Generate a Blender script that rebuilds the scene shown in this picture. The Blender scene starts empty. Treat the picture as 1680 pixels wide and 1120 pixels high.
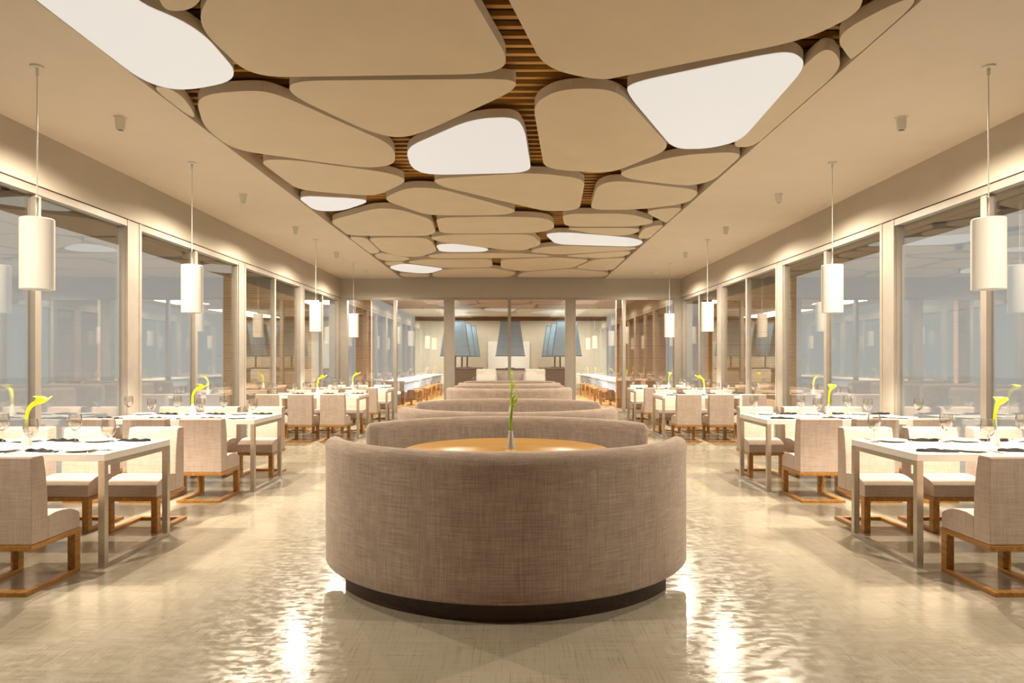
import bpy, bmesh, math, random
from mathutils import Vector, Matrix

random.seed(7)
scene = bpy.context.scene
C = scene.collection
PI = math.pi

# ------------------------------------------------------------------ camera
FOC = 1120.0            # focal length in pixels of the 1680 px frame
CX, CY = 838.0, 592.0   # vanishing point
EYE = 1.36
H = 3.51                # ceiling height
cam_d = bpy.data.cameras.new('camera')
cam = bpy.data.objects.new('camera', cam_d)
C.objects.link(cam)
cam.location = (0, 0, EYE)
cam.rotation_euler = (PI / 2, 0, 0)
cam_d.sensor_width = 36.0
cam_d.lens = 36.0 * FOC / 1680.0
cam_d.shift_x = (840 - CX) / 1680.0
cam_d.shift_y = (CY - 560) / 1680.0
cam_d.clip_start = 0.05
cam_d.clip_end = 300
scene.camera = cam

# ------------------------------------------------------------------ world and exposure
world = bpy.data.worlds.new('world')
scene.world = world
world.use_nodes = True
bg = world.node_tree.nodes['Background']
bg.inputs[0].default_value = (0.97, 0.97, 0.93, 1)
bg.inputs[1].default_value = 0.50
vs = scene.view_settings
vs.view_transform = 'Standard'
vs.look = 'None'
vs.gamma = 1.0
vs.use_curve_mapping = False
vs.exposure = 0.0
cy = scene.cycles
cy.max_bounces = 8
cy.diffuse_bounces = 4
cy.glossy_bounces = 4
cy.transmission_bounces = 4
cy.transparent_max_bounces = 16
cy.caustics_reflective = False
cy.caustics_refractive = False
cy.sample_clamp_indirect = 4.0
cy.use_denoising = True

WARM = (1.0, 0.86, 0.67)
SPOT_W = 375.0
PEND_W = 320.0
PANEL_E = 0.70
FAR_W = 620.0

def lamp(kind, name, loc, power, color=WARM, parent=None, **kw):
    d = bpy.data.lights.new(name, kind)
    d.energy = power
    d.color = color
    for k, v in kw.items():
        setattr(d, k, v)
    o = bpy.data.objects.new(name, d)
    C.objects.link(o)
    o.location = loc
    if parent is not None:
        o.parent = parent
    return o

# fixtureless area lamps added to brighten the far hall behind the back glass
for lx in (-2.4, 2.4):
    lamp('AREA', 'hall_fill', (lx, 23.0, 3.40), FAR_W * 1.5, (1.0, 0.93, 0.82), shape='RECTANGLE', size=1.2, size_y=3.0)
    lamp('AREA', 'hall_fill', (lx, 29.6, 3.40), FAR_W, (1.0, 0.93, 0.82), shape='RECTANGLE', size=1.2, size_y=5.0)

# ------------------------------------------------------------------ materials
def new_mat(name):
    m = bpy.data.materials.new(name)
    m.use_nodes = True
    nt = m.node_tree
    return m, nt, nt.nodes['Principled BSDF']

def plain(name, col, rough=0.5, metal=0.0, spec=0.5, var=0.0, vscale=3.0, emit=None, estr=0.0):
    m, nt, b = new_mat(name)
    b.inputs['Base Color'].default_value = (*col, 1)
    b.inputs['Roughness'].default_value = rough
    b.inputs['Metallic'].default_value = metal
    b.inputs['Specular IOR Level'].default_value = spec
    if emit:
        b.inputs['Emission Color'].default_value = (*emit, 1)
        b.inputs['Emission Strength'].default_value = estr
    if var > 0:
        tc = nt.nodes.new('ShaderNodeTexCoord')
        n = nt.nodes.new('ShaderNodeTexNoise')
        n.inputs['Scale'].default_value = vscale
        n.inputs['Detail'].default_value = 4
        nt.links.new(tc.outputs['Object'], n.inputs['Vector'])
        r = nt.nodes.new('ShaderNodeValToRGB')
        r.color_ramp.elements[0].position = 0.3
        r.color_ramp.elements[1].position = 0.7
        r.color_ramp.elements[0].color = (*[c * (1 - var) for c in col], 1)
        r.color_ramp.elements[1].color = (*[min(1, c * (1 + var)) for c in col], 1)
        nt.links.new(n.outputs['Fac'], r.inputs['Fac'])
        nt.links.new(r.outputs['Color'], b.inputs['Base Color'])
    return m

def noise(nt, vec, scale, detail=3.0, rough=0.6):
    n = nt.nodes.new('ShaderNodeTexNoise')
    n.inputs['Scale'].default_value = scale
    n.inputs['Detail'].default_value = detail
    n.inputs['Roughness'].default_value = rough
    nt.links.new(vec, n.inputs['Vector'])
    return n.outputs['Fac']

def mapping(nt, vec, sc):
    mp = nt.nodes.new('ShaderNodeMapping')
    mp.inputs['Scale'].default_value = sc
    nt.links.new(vec, mp.inputs['Vector'])
    return mp.outputs['Vector']

def math_node(nt, op, a, b=None, clamp=False):
    n = nt.nodes.new('ShaderNodeMath')
    n.operation = op
    n.use_clamp = clamp
    for i, v in enumerate((a, b)):
        if v is None:
            continue
        if isinstance(v, (int, float)):
            n.inputs[i].default_value = v
        else:
            nt.links.new(v, n.inputs[i])
    return n.outputs[0]

def ramp(nt, fac, stops):
    r = nt.nodes.new('ShaderNodeValToRGB')
    els = r.color_ramp.elements
    while len(els) < len(stops):
        els.new(0.5)
    for e, (p, c) in zip(els, stops):
        e.position = p
        e.color = (*c, 1)
    nt.links.new(fac, r.inputs['Fac'])
    return r.outputs['Color']

def fabric(name, dark, light, wave=1.0):
    m, nt, b = new_mat(name)
    tc = nt.nodes.new('ShaderNodeTexCoord')
    v = tc.outputs['Object']
    a = noise(nt, mapping(nt, v, (7 * wave, 7 * wave, 260 * wave)), 1.0, 3)
    c = noise(nt, mapping(nt, v, (230 * wave, 230 * wave, 6 * wave)), 1.0, 3)
    big = noise(nt, mapping(nt, v, (9, 9, 9)), 1.0, 4)
    s = math_node(nt, 'ADD', math_node(nt, 'MULTIPLY', a, 0.42), math_node(nt, 'MULTIPLY', c, 0.42))
    s = math_node(nt, 'ADD', s, math_node(nt, 'MULTIPLY', big, 0.16))
    col = ramp(nt, s, [(0.33, dark), (0.50, tuple((d + l) / 2 * 1.03 for d, l in zip(dark, light))), (0.62, light)])
    nt.links.new(col, b.inputs['Base Color'])
    b.inputs['Roughness'].default_value = 0.9
    b.inputs['Specular IOR Level'].default_value = 0.15
    b.inputs['Sheen Weight'].default_value = 0.35
    b.inputs['Sheen Roughness'].default_value = 0.5
    b.inputs['Sheen Tint'].default_value = (1.0, 0.9, 0.8, 1)
    bp = nt.nodes.new('ShaderNodeBump')
    bp.inputs['Strength'].default_value = 0.15
    bp.inputs['Distance'].default_value = 0.002
    nt.links.new(s, bp.inputs['Height'])
    nt.links.new(bp.outputs['Normal'], b.inputs['Normal'])
    return m

def wood(name, dark, light, axis='x', rough=0.4, planks=0.0):
    m, nt, b = new_mat(name)
    tc = nt.nodes.new('ShaderNodeTexCoord')
    v = tc.outputs['Object']
    sc = {'x': (2.5, 38, 38), 'y': (38, 2.5, 38), 'z': (38, 38, 2.5)}[axis]
    n = noise(nt, mapping(nt, v, sc), 1.0, 4)
    col = ramp(nt, n, [(0.30, dark), (0.70, light)])
    if planks:
        sep = nt.nodes.new('ShaderNodeSeparateXYZ')
        nt.links.new(v, sep.inputs[0])
        for size, amt, w in ((planks, 0.30, 0.03), (planks / 5, 0.72, 0.14)):
            fr = math_node(nt, 'FRACT', math_node(nt, 'DIVIDE', sep.outputs['Z'], size))
            g = math_node(nt, 'LESS_THAN', fr, w)
            mx = nt.nodes.new('ShaderNodeMixRGB')
            mx.blend_type = 'MULTIPLY'
            nt.links.new(g, mx.inputs['Fac'])
            nt.links.new(col, mx.inputs['Color1'])
            mx.inputs['Color2'].default_value = (amt, amt, amt, 1)
            col = mx.outputs['Color']
    nt.links.new(col, b.inputs['Base Color'])
    b.inputs['Roughness'].default_value = rough
    return m

def glass_pane_mat(name, refl, tint):
    m = bpy.data.materials.new(name)
    m.use_nodes = True
    nt = m.node_tree
    nt.nodes.clear()
    out = nt.nodes.new('ShaderNodeOutputMaterial')
    tr = nt.nodes.new('ShaderNodeBsdfTransparent')
    tr.inputs[0].default_value = (*tint, 1)
    gl = nt.nodes.new('ShaderNodeBsdfGlossy')
    gl.inputs['Roughness'].default_value = 0.0
    gl.inputs['Color'].default_value = (1.0, 0.95, 0.88, 1)
    mx = nt.nodes.new('ShaderNodeMixShader')
    fr = nt.nodes.new('ShaderNodeLayerWeight')
    fr.inputs['Blend'].default_value = 0.5
    f = math_node(nt, 'ADD', math_node(nt, 'MULTIPLY', math_node(nt, 'POWER', fr.outputs['Facing'], 4.0), 0.6), refl, True)
    nt.links.new(f, mx.inputs[0])
    nt.links.new(tr.outputs[0], mx.inputs[1])
    nt.links.new(gl.outputs[0], mx.inputs[2])
    nt.links.new(mx.outputs[0], out.inputs[0])
    return m

def thin_glass(name):
    m = bpy.data.materials.new(name)
    m.use_nodes = True
    nt = m.node_tree
    nt.nodes.clear()
    out = nt.nodes.new('ShaderNodeOutputMaterial')
    tr = nt.nodes.new('ShaderNodeBsdfTransparent')
    tr.inputs[0].default_value = (0.95, 0.945, 0.93, 1)
    lw0 = nt.nodes.new('ShaderNodeLayerWeight')
    lw0.inputs['Blend'].default_value = 0.5
    nt.links.new(ramp(nt, lw0.outputs['Facing'], [(0.45, (0.97, 0.965, 0.95)), (0.95, (0.42, 0.38, 0.33))]), tr.inputs[0])
    gl = nt.nodes.new('ShaderNodeBsdfGlossy')
    gl.inputs['Roughness'].default_value = 0.03
    lw = nt.nodes.new('ShaderNodeLayerWeight')
    lw.inputs['Blend'].default_value = 0.32
    f = math_node(nt, 'ADD', math_node(nt, 'MULTIPLY', math_node(nt, 'POWER', lw.outputs['Facing'], 1.2), 0.8), 0.16, True)
    mx = nt.nodes.new('ShaderNodeMixShader')
    nt.links.new(f, mx.inputs[0])
    nt.links.new(tr.outputs[0], mx.inputs[1])
    nt.links.new(gl.outputs[0], mx.inputs[2])
    nt.links.new(mx.outputs[0], out.inputs[0])
    return m

def floor_mat():
    m, nt, b = new_mat('cream_floor_tile')
    tc = nt.nodes.new('ShaderNodeTexCoord')
    v = tc.outputs['Object']
    br = nt.nodes.new('ShaderNodeTexBrick')
    br.offset = 0.5
    br.inputs['Scale'].default_value = 1.0
    br.inputs['Mortar Size'].default_value = 0.0022
    br.inputs['Mortar Smooth'].default_value = 0.3
    br.inputs['Brick Width'].default_value = 0.60
    br.inputs['Row Height'].default_value = 0.30
    br.inputs['Color1'].default_value = (0.325, 0.298, 0.24, 1)
    br.inputs['Color2'].default_value = (0.36, 0.333, 0.268, 1)
    br.inputs['Mortar'].default_value = (0.33, 0.27, 0.19, 1)
    nt.links.new(v, br.inputs['Vector'])
    a = noise(nt, mapping(nt, v, (3, 90, 1)), 1.0, 4)
    c = noise(nt, mapping(nt, v, (90, 3, 1)), 1.0, 4)
    big = noise(nt, mapping(nt, v, (1.6, 1.6, 1.6)), 1.0, 5)
    fine = math_node(nt, 'MULTIPLY', a, c)
    st = ramp(nt, fine, [(0.13, (0.74, 0.68, 0.58)), (0.22, (0.98, 0.97, 0.95)), (0.34, (1, 1, 1))])
    st2 = ramp(nt, big, [(0.3, (0.86, 0.84, 0.79)), (0.65, (1, 1, 1))])
    m1 = nt.nodes.new('ShaderNodeMixRGB'); m1.blend_type = 'MULTIPLY'; m1.inputs[0].default_value = 1
    nt.links.new(br.outputs['Color'], m1.inputs[1]); nt.links.new(st, m1.inputs[2])
    m2 = nt.nodes.new('ShaderNodeMixRGB'); m2.blend_type = 'MULTIPLY'; m2.inputs[0].default_value = 1
    nt.links.new(m1.outputs[0], m2.inputs[1]); nt.links.new(st2, m2.inputs[2])
    nt.links.new(m2.outputs[0], b.inputs['Base Color'])
    patch = noise(nt, mapping(nt, v, (13, 19, 1)), 1.0, 5, 0.7)
    rgh = ramp(nt, patch, [(0.42, (0.08, 0.08, 0.08)), (0.58, (0.25, 0.25, 0.25))])
    nt.links.new(rgh, b.inputs['Roughness'])
    b.inputs['Specular IOR Level'].default_value = 0.32
    hgt = noise(nt, mapping(nt, v, (7, 16, 1)), 1.0, 2)
    bp = nt.nodes.new('ShaderNodeBump')
    bp.inputs['Strength'].default_value = 1.0
    bp.inputs['Distance'].default_value = 0.0017
    nt.links.new(hgt, bp.inputs['Height'])
    nt.links.new(bp.outputs['Normal'], b.inputs['Normal'])
    return m

def lily_mat():
    m, nt, b = new_mat('lily_petal_and_stem')
    tc = nt.nodes.new('ShaderNodeTexCoord')
    sep = nt.nodes.new('ShaderNodeSeparateXYZ')
    nt.links.new(tc.outputs['Object'], sep.inputs[0])
    f = math_node(nt, 'DIVIDE', sep.outputs['Z'], 0.38)
    col = ramp(nt, f, [(0.30, (0.42, 0.60, 0.01)), (0.5, (0.74, 0.82, 0.0)), (1.0, (0.85, 0.85, 0.0))])
    nt.links.new(col, b.inputs['Base Color'])
    b.inputs['Roughness'].default_value = 0.45
    return m

MAT = {}
MAT['ceiling'] = plain('warm_ceiling_plaster', (0.74, 0.655, 0.55), 0.9, spec=0.1, var=0.02)
MAT['panel'] = plain('beige_panel_face', (0.70, 0.615, 0.49), 0.85, spec=0.15, var=0.03, vscale=2)
MAT['light'] = plain('glowing_diffuser', (0.06, 0.06, 0.06), 0.5, emit=(1.0, 0.93, 0.84), estr=PANEL_E)
MAT['beam'] = plain('taupe_wall_paint', (0.47, 0.42, 0.35), 0.7, spec=0.3, var=0.02)
MAT['frame'] = plain('satin_taupe_frame', (0.36, 0.32, 0.275), 0.42, metal=0.15, var=0.05, vscale=6)
MAT['floor'] = floor_mat()
MAT['fabric'] = fabric('taupe_linen', (0.21, 0.16, 0.13), (0.50, 0.405, 0.345))
MAT['chair_fabric'] = fabric('pale_taupe_linen', (0.33, 0.255, 0.215), (0.53, 0.43, 0.365))
MAT['wood'] = wood('amber_oak', (0.22, 0.085, 0.012), (0.46, 0.225, 0.04), 'y', 0.35)
MAT['top_wood'] = wood('golden_oak_top', (0.42, 0.21, 0.035), (0.60, 0.34, 0.07), 'x', 0.3)
MAT['slat'] = wood('walnut_slat', (0.50, 0.25, 0.06), (0.74, 0.42, 0.12), 'x', 0.45)
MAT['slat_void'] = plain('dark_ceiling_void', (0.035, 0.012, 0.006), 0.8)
MAT['plinth'] = wood('dark_walnut_plinth', (0.02, 0.009, 0.005), (0.06, 0.025, 0.012), 'x', 0.35)
MAT['steel'] = plain('brushed_steel', (0.50, 0.45, 0.38), 0.33, metal=0.85, var=0.08, vscale=20)
MAT['white'] = plain('white_table_laminate', (0.82, 0.80, 0.76), 0.28, spec=0.5, var=0.01)
MAT['shade'] = plain('white_lamp_shade', (0.66, 0.635, 0.58), 0.7, emit=(1.0, 0.90, 0.76), estr=0.16)
MAT['shade_off'] = plain('white_lamp_body', (0.72, 0.68, 0.60), 0.5)
MAT['cord'] = plain('pale_lamp_cord', (0.70, 0.66, 0.58), 0.5)
MAT['lens'] = plain('dark_lamp_lens', (0.03, 0.03, 0.03), 0.2)
MAT['porcelain'] = plain('white_porcelain', (0.83, 0.81, 0.77), 0.2)
MAT['napkin'] = plain('black_napkin_cloth', (0.007, 0.006, 0.0055), 0.9, spec=0.15, var=0.3, vscale=40)
MAT['silver'] = plain('polished_cutlery', (0.55, 0.52, 0.47), 0.18, metal=1.0)
MAT['vase'] = plain('white_vase_glaze', (0.80, 0.78, 0.73), 0.3)
MAT['pewter'] = plain('pewter_vase', (0.62, 0.57, 0.52), 0.3, metal=0.7)
MAT['lily'] = lily_mat()
MAT['stalk'] = plain('green_stalk', (0.17, 0.33, 0.015), 0.4, var=0.3, vscale=30)
MAT['curl'] = plain('lime_bud', (0.35, 0.52, 0.02), 0.4, var=0.25, vscale=40)
MAT['glass'] = thin_glass('clear_wine_glass')
MAT['pane_side'] = glass_pane_mat('side_window_glass', 0.19, (0.95, 0.97, 0.97))
MAT['pane_back'] = glass_pane_mat('back_window_glass', 0.24, (0.92, 0.93, 0.92))
MAT['cladding'] = wood('horizontal_timber_cladding', (0.56, 0.30, 0.12), (0.70, 0.42, 0.19), 'x', 0.55, planks=0.36)
MAT['dark_soffit'] = plain('dark_outdoor_soffit', (0.06, 0.045, 0.035), 0.8)
MAT['ground'] = plain('grey_outdoor_paving', (0.85, 0.85, 0.83), 0.7, var=0.1)
MAT['hall_floor'] = wood('orange_plank_floor', (0.28, 0.13, 0.035), (0.44, 0.22, 0.06), 'y', 0.35)
MAT['cream'] = plain('cream_hall_wall', (0.66, 0.61, 0.50), 0.85, var=0.02)
MAT['hall_wood'] = wood('red_brown_band', (0.09, 0.028, 0.010), (0.14, 0.05, 0.02), 'x', 0.5)
MAT['screen'] = plain('white_wall_panel', (0.85, 0.84, 0.78), 0.6)
MAT['blue_shade'] = plain('slate_blue_lamp_shade', (0.24, 0.35, 0.43), 0.8, var=0.06)
MAT['blue_trim'] = plain('deep_blue_trim', (0.05, 0.085, 0.12), 0.7)
MAT['black'] = plain('black_lacquer', (0.010, 0.010, 0.012), 0.5)
MAT['grey_uph'] = plain('grey_upholstery', (0.17, 0.15, 0.14), 0.8)
MAT['white_uph'] = plain('white_upholstery', (0.42, 0.40, 0.35), 0.85)
MAT['blue_front'] = plain('pale_blue_counter_front', (0.36, 0.50, 0.68), 0.4)

# ------------------------------------------------------------------ mesh helpers
def link_mesh(name, bm, mat, parent=None, smooth=False):
    bmesh.ops.recalc_face_normals(bm, faces=bm.faces)
    me = bpy.data.meshes.new(name)
    bm.to_mesh(me)
    bm.free()
    me.materials.append(mat)
    if smooth:
        for p in me.polygons:
            p.use_smooth = True
        try:
            me.set_sharp_from_angle(angle=math.radians(40))
        except Exception:
            pass
    o = bpy.data.objects.new(name, me)
    C.objects.link(o)
    if parent is not None:
        o.parent = parent
    return o

def add_box(bm, x0, x1, y0, y1, z0, z1):
    vs_ = [bm.verts.new(p) for p in ((x0, y0, z0), (x1, y0, z0), (x1, y1, z0), (x0, y1, z0),
                                     (x0, y0, z1), (x1, y0, z1), (x1, y1, z1), (x0, y1, z1))]
    fs = [(0, 3, 2, 1), (4, 5, 6, 7), (0, 1, 5, 4), (1, 2, 6, 5), (2, 3, 7, 6), (3, 0, 4, 7)]
    return [bm.faces.new([vs_[i] for i in f]) for f in fs]

def bevel_all(bm, r, seg=2, ang=0.5):
    es = [e for e in bm.edges if len(e.link_faces) == 2 and e.calc_face_angle(0) > ang]
    if es:
        bmesh.ops.bevel(bm, geom=es, offset=r, segments=seg, affect='EDGES', profile=0.5)

def box_obj(name, ext, mat, parent=None, bev=0.0, seg=2):
    bm = bmesh.new()
    add_box(bm, *ext)
    if bev:
        bm.normal_update()
        bevel_all(bm, bev, seg)
    return link_mesh(name, bm, mat, parent)

def boxes_obj(name, exts, mat, parent=None):
    bm = bmesh.new()
    for e in exts:
        add_box(bm, *e)
    return link_mesh(name, bm, mat, parent)

def add_lathe(bm, prof, seg=32, c=(0, 0, 0)):
    rings = []
    for r, z in prof:
        if r < 1e-6:
            rings.append([bm.verts.new((c[0], c[1], c[2] + z))])
        else:
            rings.append([bm.verts.new((c[0] + r * math.cos(2 * PI * k / seg), c[1] + r * math.sin(2 * PI * k / seg), c[2] + z)) for k in range(seg)])
    for a, b in zip(rings, rings[1:]):
        for k in range(seg):
            k2 = (k + 1) % seg
            if len(a) == 1 and len(b) == 1:
                continue
            if len(a) == 1:
                bm.faces.new((a[0], b[k], b[k2]))
            elif len(b) == 1:
                bm.faces.new((a[k], b[0], a[k2]))
            else:
                bm.faces.new((a[k], b[k], b[k2], a[k2]))

def lathe_obj(name, prof, mat, parent=None, seg=32, c=(0, 0, 0)):
    bm = bmesh.new()
    add_lathe(bm, prof, seg, c)
    return link_mesh(name, bm, mat, parent, smooth=True)

def add_tube(bm, pts, rad, seg=10, cap=True, flat=1.0):
    pts = [Vector(p) for p in pts]
    n = len(pts)
    rads = rad if isinstance(rad, (list, tuple)) else [rad] * n
    rings = []
    ref = Vector((0.13, 0.99, 0.05)).normalized()
    for i, p in enumerate(pts):
        t = (pts[min(i + 1, n - 1)] - pts[max(i - 1, 0)]).normalized()
        u = t.cross(ref)
        if u.length < 1e-4:
            u = t.cross(Vector((1, 0, 0)))
        u.normalize()
        w = u.cross(t).normalized()
        rings.append([bm.verts.new(p + u * (rads[i] * math.cos(2 * PI * k / seg)) + w * (flat * rads[i] * math.sin(2 * PI * k / seg))) for k in range(seg)])
    for a, b in zip(rings, rings[1:]):
        for k in range(seg):
            k2 = (k + 1) % seg
            bm.faces.new((a[k], a[k2], b[k2], b[k]))
    if cap:
        bm.faces.new(rings[0])
        bm.faces.new(list(reversed(rings[-1])))
    return rings

def add_prism(bm, poly, z0, z1):
    lo = [bm.verts.new((x, y, z0)) for x, y in poly]
    hi = [bm.verts.new((x, y, z1)) for x, y in poly]
    bm.faces.new(lo)
    bm.faces.new(list(reversed(hi)))
    n = len(poly)
    for i in range(n):
        j = (i + 1) % n
        bm.faces.new((lo[i], hi[i], hi[j], lo[j]))

def add_profile_x(bm, prof, x0, x1):
    a = [bm.verts.new((x0, y, z)) for y, z in prof]
    b = [bm.verts.new((x1, y, z)) for y, z in prof]
    bm.faces.new(a)
    bm.faces.new(list(reversed(b)))
    n = len(prof)
    for i in range(n):
        j = (i + 1) % n
        bm.faces.new((a[i], b[i], b[j], a[j]))

def add_arc_sweep(bm, prof, a0, a1, seg, end_round=0.0):
    """prof: closed list of (r, z); swept about the z axis from angle a0 to a1"""
    rc = sum(p[0] for p in prof) / len(prof)
    zmax = max(p[1] for p in prof); zmin = min(p[1] for p in prof)
    rings = []
    angs = []
    if end_round > 0:
        k = 6
        for i in range(k):
            t = i / k * PI / 2
            angs.append((a0 + end_round / rc * (1 - math.sin(t)) * 1.0, 0))
        angs = []
        for i in range(k + 1):
            t = i / k
            s = 1 - math.sqrt(max(0, 1 - (1 - t) ** 2))
            angs.append((a0 + (end_round / rc) * t, s))
        mid = seg
        lo, hi = a0 + end_round / rc, a1 - end_round / rc
        for i in range(1, mid):
            angs.append((lo + (hi - lo) * i / mid, 0.0))
        for i in range(k + 1):
            t = 1 - i / k
            s = 1 - math.sqrt(max(0, 1 - (1 - t) ** 2))
            angs.append((a1 - (end_round / rc) * t, s))
    else:
        angs = [(a0 + (a1 - a0) * i / seg, 0.0) for i in range(seg + 1)]
    for a, s in angs:
        ring = []
        for r, z in prof:
            rr = rc + math.copysign(max(abs(r - rc) - s * end_round, 0.004), r - rc)
            zz = z
            if s > 0 and z > (zmax + zmin) / 2:
                zz = z - s * end_round
            ring.append(bm.verts.new((rr * math.sin(a), -rr * math.cos(a), zz)))
        rings.append(ring)
    n = len(prof)
    for a, b in zip(rings, rings[1:]):
        for i in range(n):
            j = (i + 1) % n
            bm.faces.new((a[i], b[i], b[j], a[j]))
    bm.faces.new(rings[0])
    bm.faces.new(list(reversed(rings[-1])))

# ------------------------------------------------------------------ object helpers
def tag(o, label=None, cat=None, group=None, kind=None):
    if label: o['label'] = label
    if cat: o['category'] = cat
    if group: o['group'] = group
    if kind: o['kind'] = kind
    return o

def thing(name, loc=(0, 0, 0), rotz=0.0, label=None, cat=None, group=None):
    o = bpy.data.objects.new(name, None)
    o.empty_display_size = 0.1
    C.objects.link(o)
    o.location = loc
    o.rotation_euler = (0, 0, rotz)
    return tag(o, label, cat, group)

def children_of(o, table):
    return table.get(o.name, [])

def copy_tree(o, loc, rotz, label, group=None):
    kids = {}
    for x in bpy.data.objects:
        if x.parent is not None:
            kids.setdefault(x.parent.name, []).append(x)
    def rec(src, par):
        c = src.copy()
        C.objects.link(c)
        c.parent = par
        for ch in kids.get(src.name, []):
            rec(ch, c)
        return c
    r = rec(o, None)
    r.location = loc
    r.rotation_euler = (0, 0, rotz)
    r['label'] = label
    if group: r['group'] = group
    return r

class Proto:
    """first call places the prototype itself, later calls copy it"""
    def __init__(self, maker):
        self.o = maker(); self.used = False
        self.kids = []
    def put(self, loc, rotz, label, group=None):
        if not self.used:
            self.used = True
            self.o.location = loc
            self.o.rotation_euler = (0, 0, rotz)
            tag(self.o, label, None, group)
            return self.o
        return self.copy(loc, rotz, label, group)
    def copy(self, loc, rotz, label, group):
        if not self.kids:
            def walk(p):
                return [(c, walk(c)) for c in bpy.data.objects if c.parent == p]
            self.kids = walk(self.o)
        r = self.o.copy()
        C.objects.link(r)
        r.location = loc
        r.rotation_euler = (0, 0, rotz)
        r['label'] = label
        if group: r['group'] = group
        def rec(lst, par):
            for c, sub in lst:
                n = c.copy()
                C.objects.link(n)
                n.parent = par
                rec(sub, n)
        rec(self.kids, r)
        return r

def struct(name, exts, mat, parent=None):
    o = boxes_obj(name, exts, mat, parent)
    if parent is None:
        o['kind'] = 'structure'
    return o

# ================================================================== ROOM
WX = 4.44
YB = 17.80
Y0 = -1.66
ZB = 3.00     # underside of the wall band = top of the window frames
RL, RR = -2.84, 2.45   # ceiling recess

struct('floor', [(-4.62, 4.62, Y0, YB + 0.16, -0.10, 0.0)], MAT['floor'])
struct('ceiling', [(-4.62, RL, Y0, YB - 0.001, H, H + 0.42), (RR, 4.62, Y0, YB - 0.001, H, H + 0.42)], MAT['ceiling'])
struct('wall_left', [(-4.70, -WX, Y0, YB, ZB, H)], MAT['beam'])
struct('wall_right', [(WX, 4.70, Y0, YB, ZB, H)], MAT['beam'])
struct('wall_back', [(-4.70, 4.70, YB, YB + 0.22, 3.02, H + 0.42)], MAT['beam'])
fw = struct('wall_front', [(-4.70, 4.70, Y0 - 0.15, Y0, 0, H + 0.42)], MAT['cladding'])

for k, s_ in enumerate((-1, 1)):
    a_, b_ = sorted((s_ * (WX - 0.002), s_ * (WX + 0.05)))
    struct('trim_%d' % (3 + k), [(a_, b_, Y0, YB, ZB - 0.001, ZB + 0.008)], MAT['slat_void'])
# slatted recess above the floating panels: backing and slats
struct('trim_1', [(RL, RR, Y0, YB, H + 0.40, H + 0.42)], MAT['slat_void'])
bm = bmesh.new()
y = Y0 + 0.05
while y < YB - 0.05:
    add_box(bm, RL + 0.001, RR - 0.001, y, y + 0.046, H + 0.15, H + 0.185)
    y += 0.14
o = link_mesh('trim_2', bm, MAT['slat']); o['kind'] = 'structure'
o['label'] = 'brown timber slats running across the ceiling recess'

# columns and glazing on the two long sides
cols_y = [YB - 3.245 * k for k in range(0, 7)]
def side_glazing(s, base):
    def bx(xa, xb, y0, y1, z0, z1):
        a, b = s * xa, s * xb
        return (min(a, b), max(a, b), y0, y1, z0, z1)
    for k, yc in enumerate(cols_y):
        hw = 0.15 if k else 0.10
        yy = yc if k else YB - 0.10
        o = boxes_obj('column', [bx(WX, 4.535, yy - hw, yy - hw + 0.05, 0, ZB), bx(WX + 0.006, 4.53, yy - hw + 0.05, yy + hw - 0.05, 0, ZB),
                                 bx(WX, 4.535, yy + hw - 0.05, yy + hw, 0, ZB)], MAT['frame'])
        o['kind'] = 'structure'
    n = base
    for k in range(6):
        ya = cols_y[k + 1] + 0.15
        yb = (cols_y[k] - 0.15) if k else YB - 0.20
        ym = (cols_y[k] + cols_y[k + 1]) / 2
        fr = boxes_obj('window_%d' % n, [bx(WX + 0.005, 4.535, ya, yb, ZB - 0.075, ZB), bx(WX + 0.02, 4.53, ya, yb, 0, 0.05),
                                         bx(WX + 0.025, 4.53, ya, ya + 0.02, 0.05, ZB - 0.075), bx(WX + 0.025, 4.53, yb - 0.02, yb, 0.05, ZB - 0.075)], MAT['frame'])
        fr['kind'] = 'structure'
        boxes_obj('mullion', [bx(WX + 0.02, 4.53, ym - 0.04, ym + 0.04, 0.05, ZB - 0.075)], MAT['frame'], fr)
        boxes_obj('glass_pane', [bx(4.50, 4.51, ya + 0.01, ym - 0.03, 0.04, ZB - 0.06)], MAT['pane_side'], fr)
        boxes_obj('glass_pane', [bx(4.50, 4.51, ym + 0.03, yb - 0.01, 0.04, ZB - 0.06)], MAT['pane_side'], fr)
        n += 1
side_glazing(-1, 1)
side_glazing(1, 7)

# back glazing
bc = [-4.36, -1.61, 1.56, 4.36]
for k, xc in enumerate(bc):
    hw = 0.135 if k in (1, 2) else 0.09
    o = boxes_obj('column', [(xc - hw, xc - hw + 0.04, YB - 0.005, YB + 0.2, 0, 3.02), (xc - hw + 0.04, xc + hw - 0.04, YB + 0.002, YB + 0.19, 0, 3.02),
                             (xc + hw - 0.04, xc + hw, YB - 0.005, YB + 0.2, 0, 3.02)], MAT['frame'])
    o['kind'] = 'structure'
for k, mxx in enumerate((-3.02, -0.035, 2.96)):
    xa = bc[k] + (0.135 if k else 0.09)
    xb = bc[k + 1] - (0.135 if k < 2 else 0.09)
    fr = boxes_obj('window_%d' % (13 + k), [(xa, xb, YB, YB + 0.16, 2.955, 3.02), (xa, xb, YB + 0.02, YB + 0.16, 0, 0.06)], MAT['frame'])
    fr['kind'] = 'structure'
    boxes_obj('mullion', [(mxx - 0.04, mxx + 0.04, YB + 0.01, YB + 0.15, 0.06, 2.955)], MAT['frame'], fr)
    for a, b in ((xa, mxx - 0.035), (mxx + 0.035, xb)):
        boxes_obj('glass_pane', [(a, b, YB + 0.08, YB + 0.09, 0.05, 2.96)], MAT['pane_back'], fr)

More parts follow.
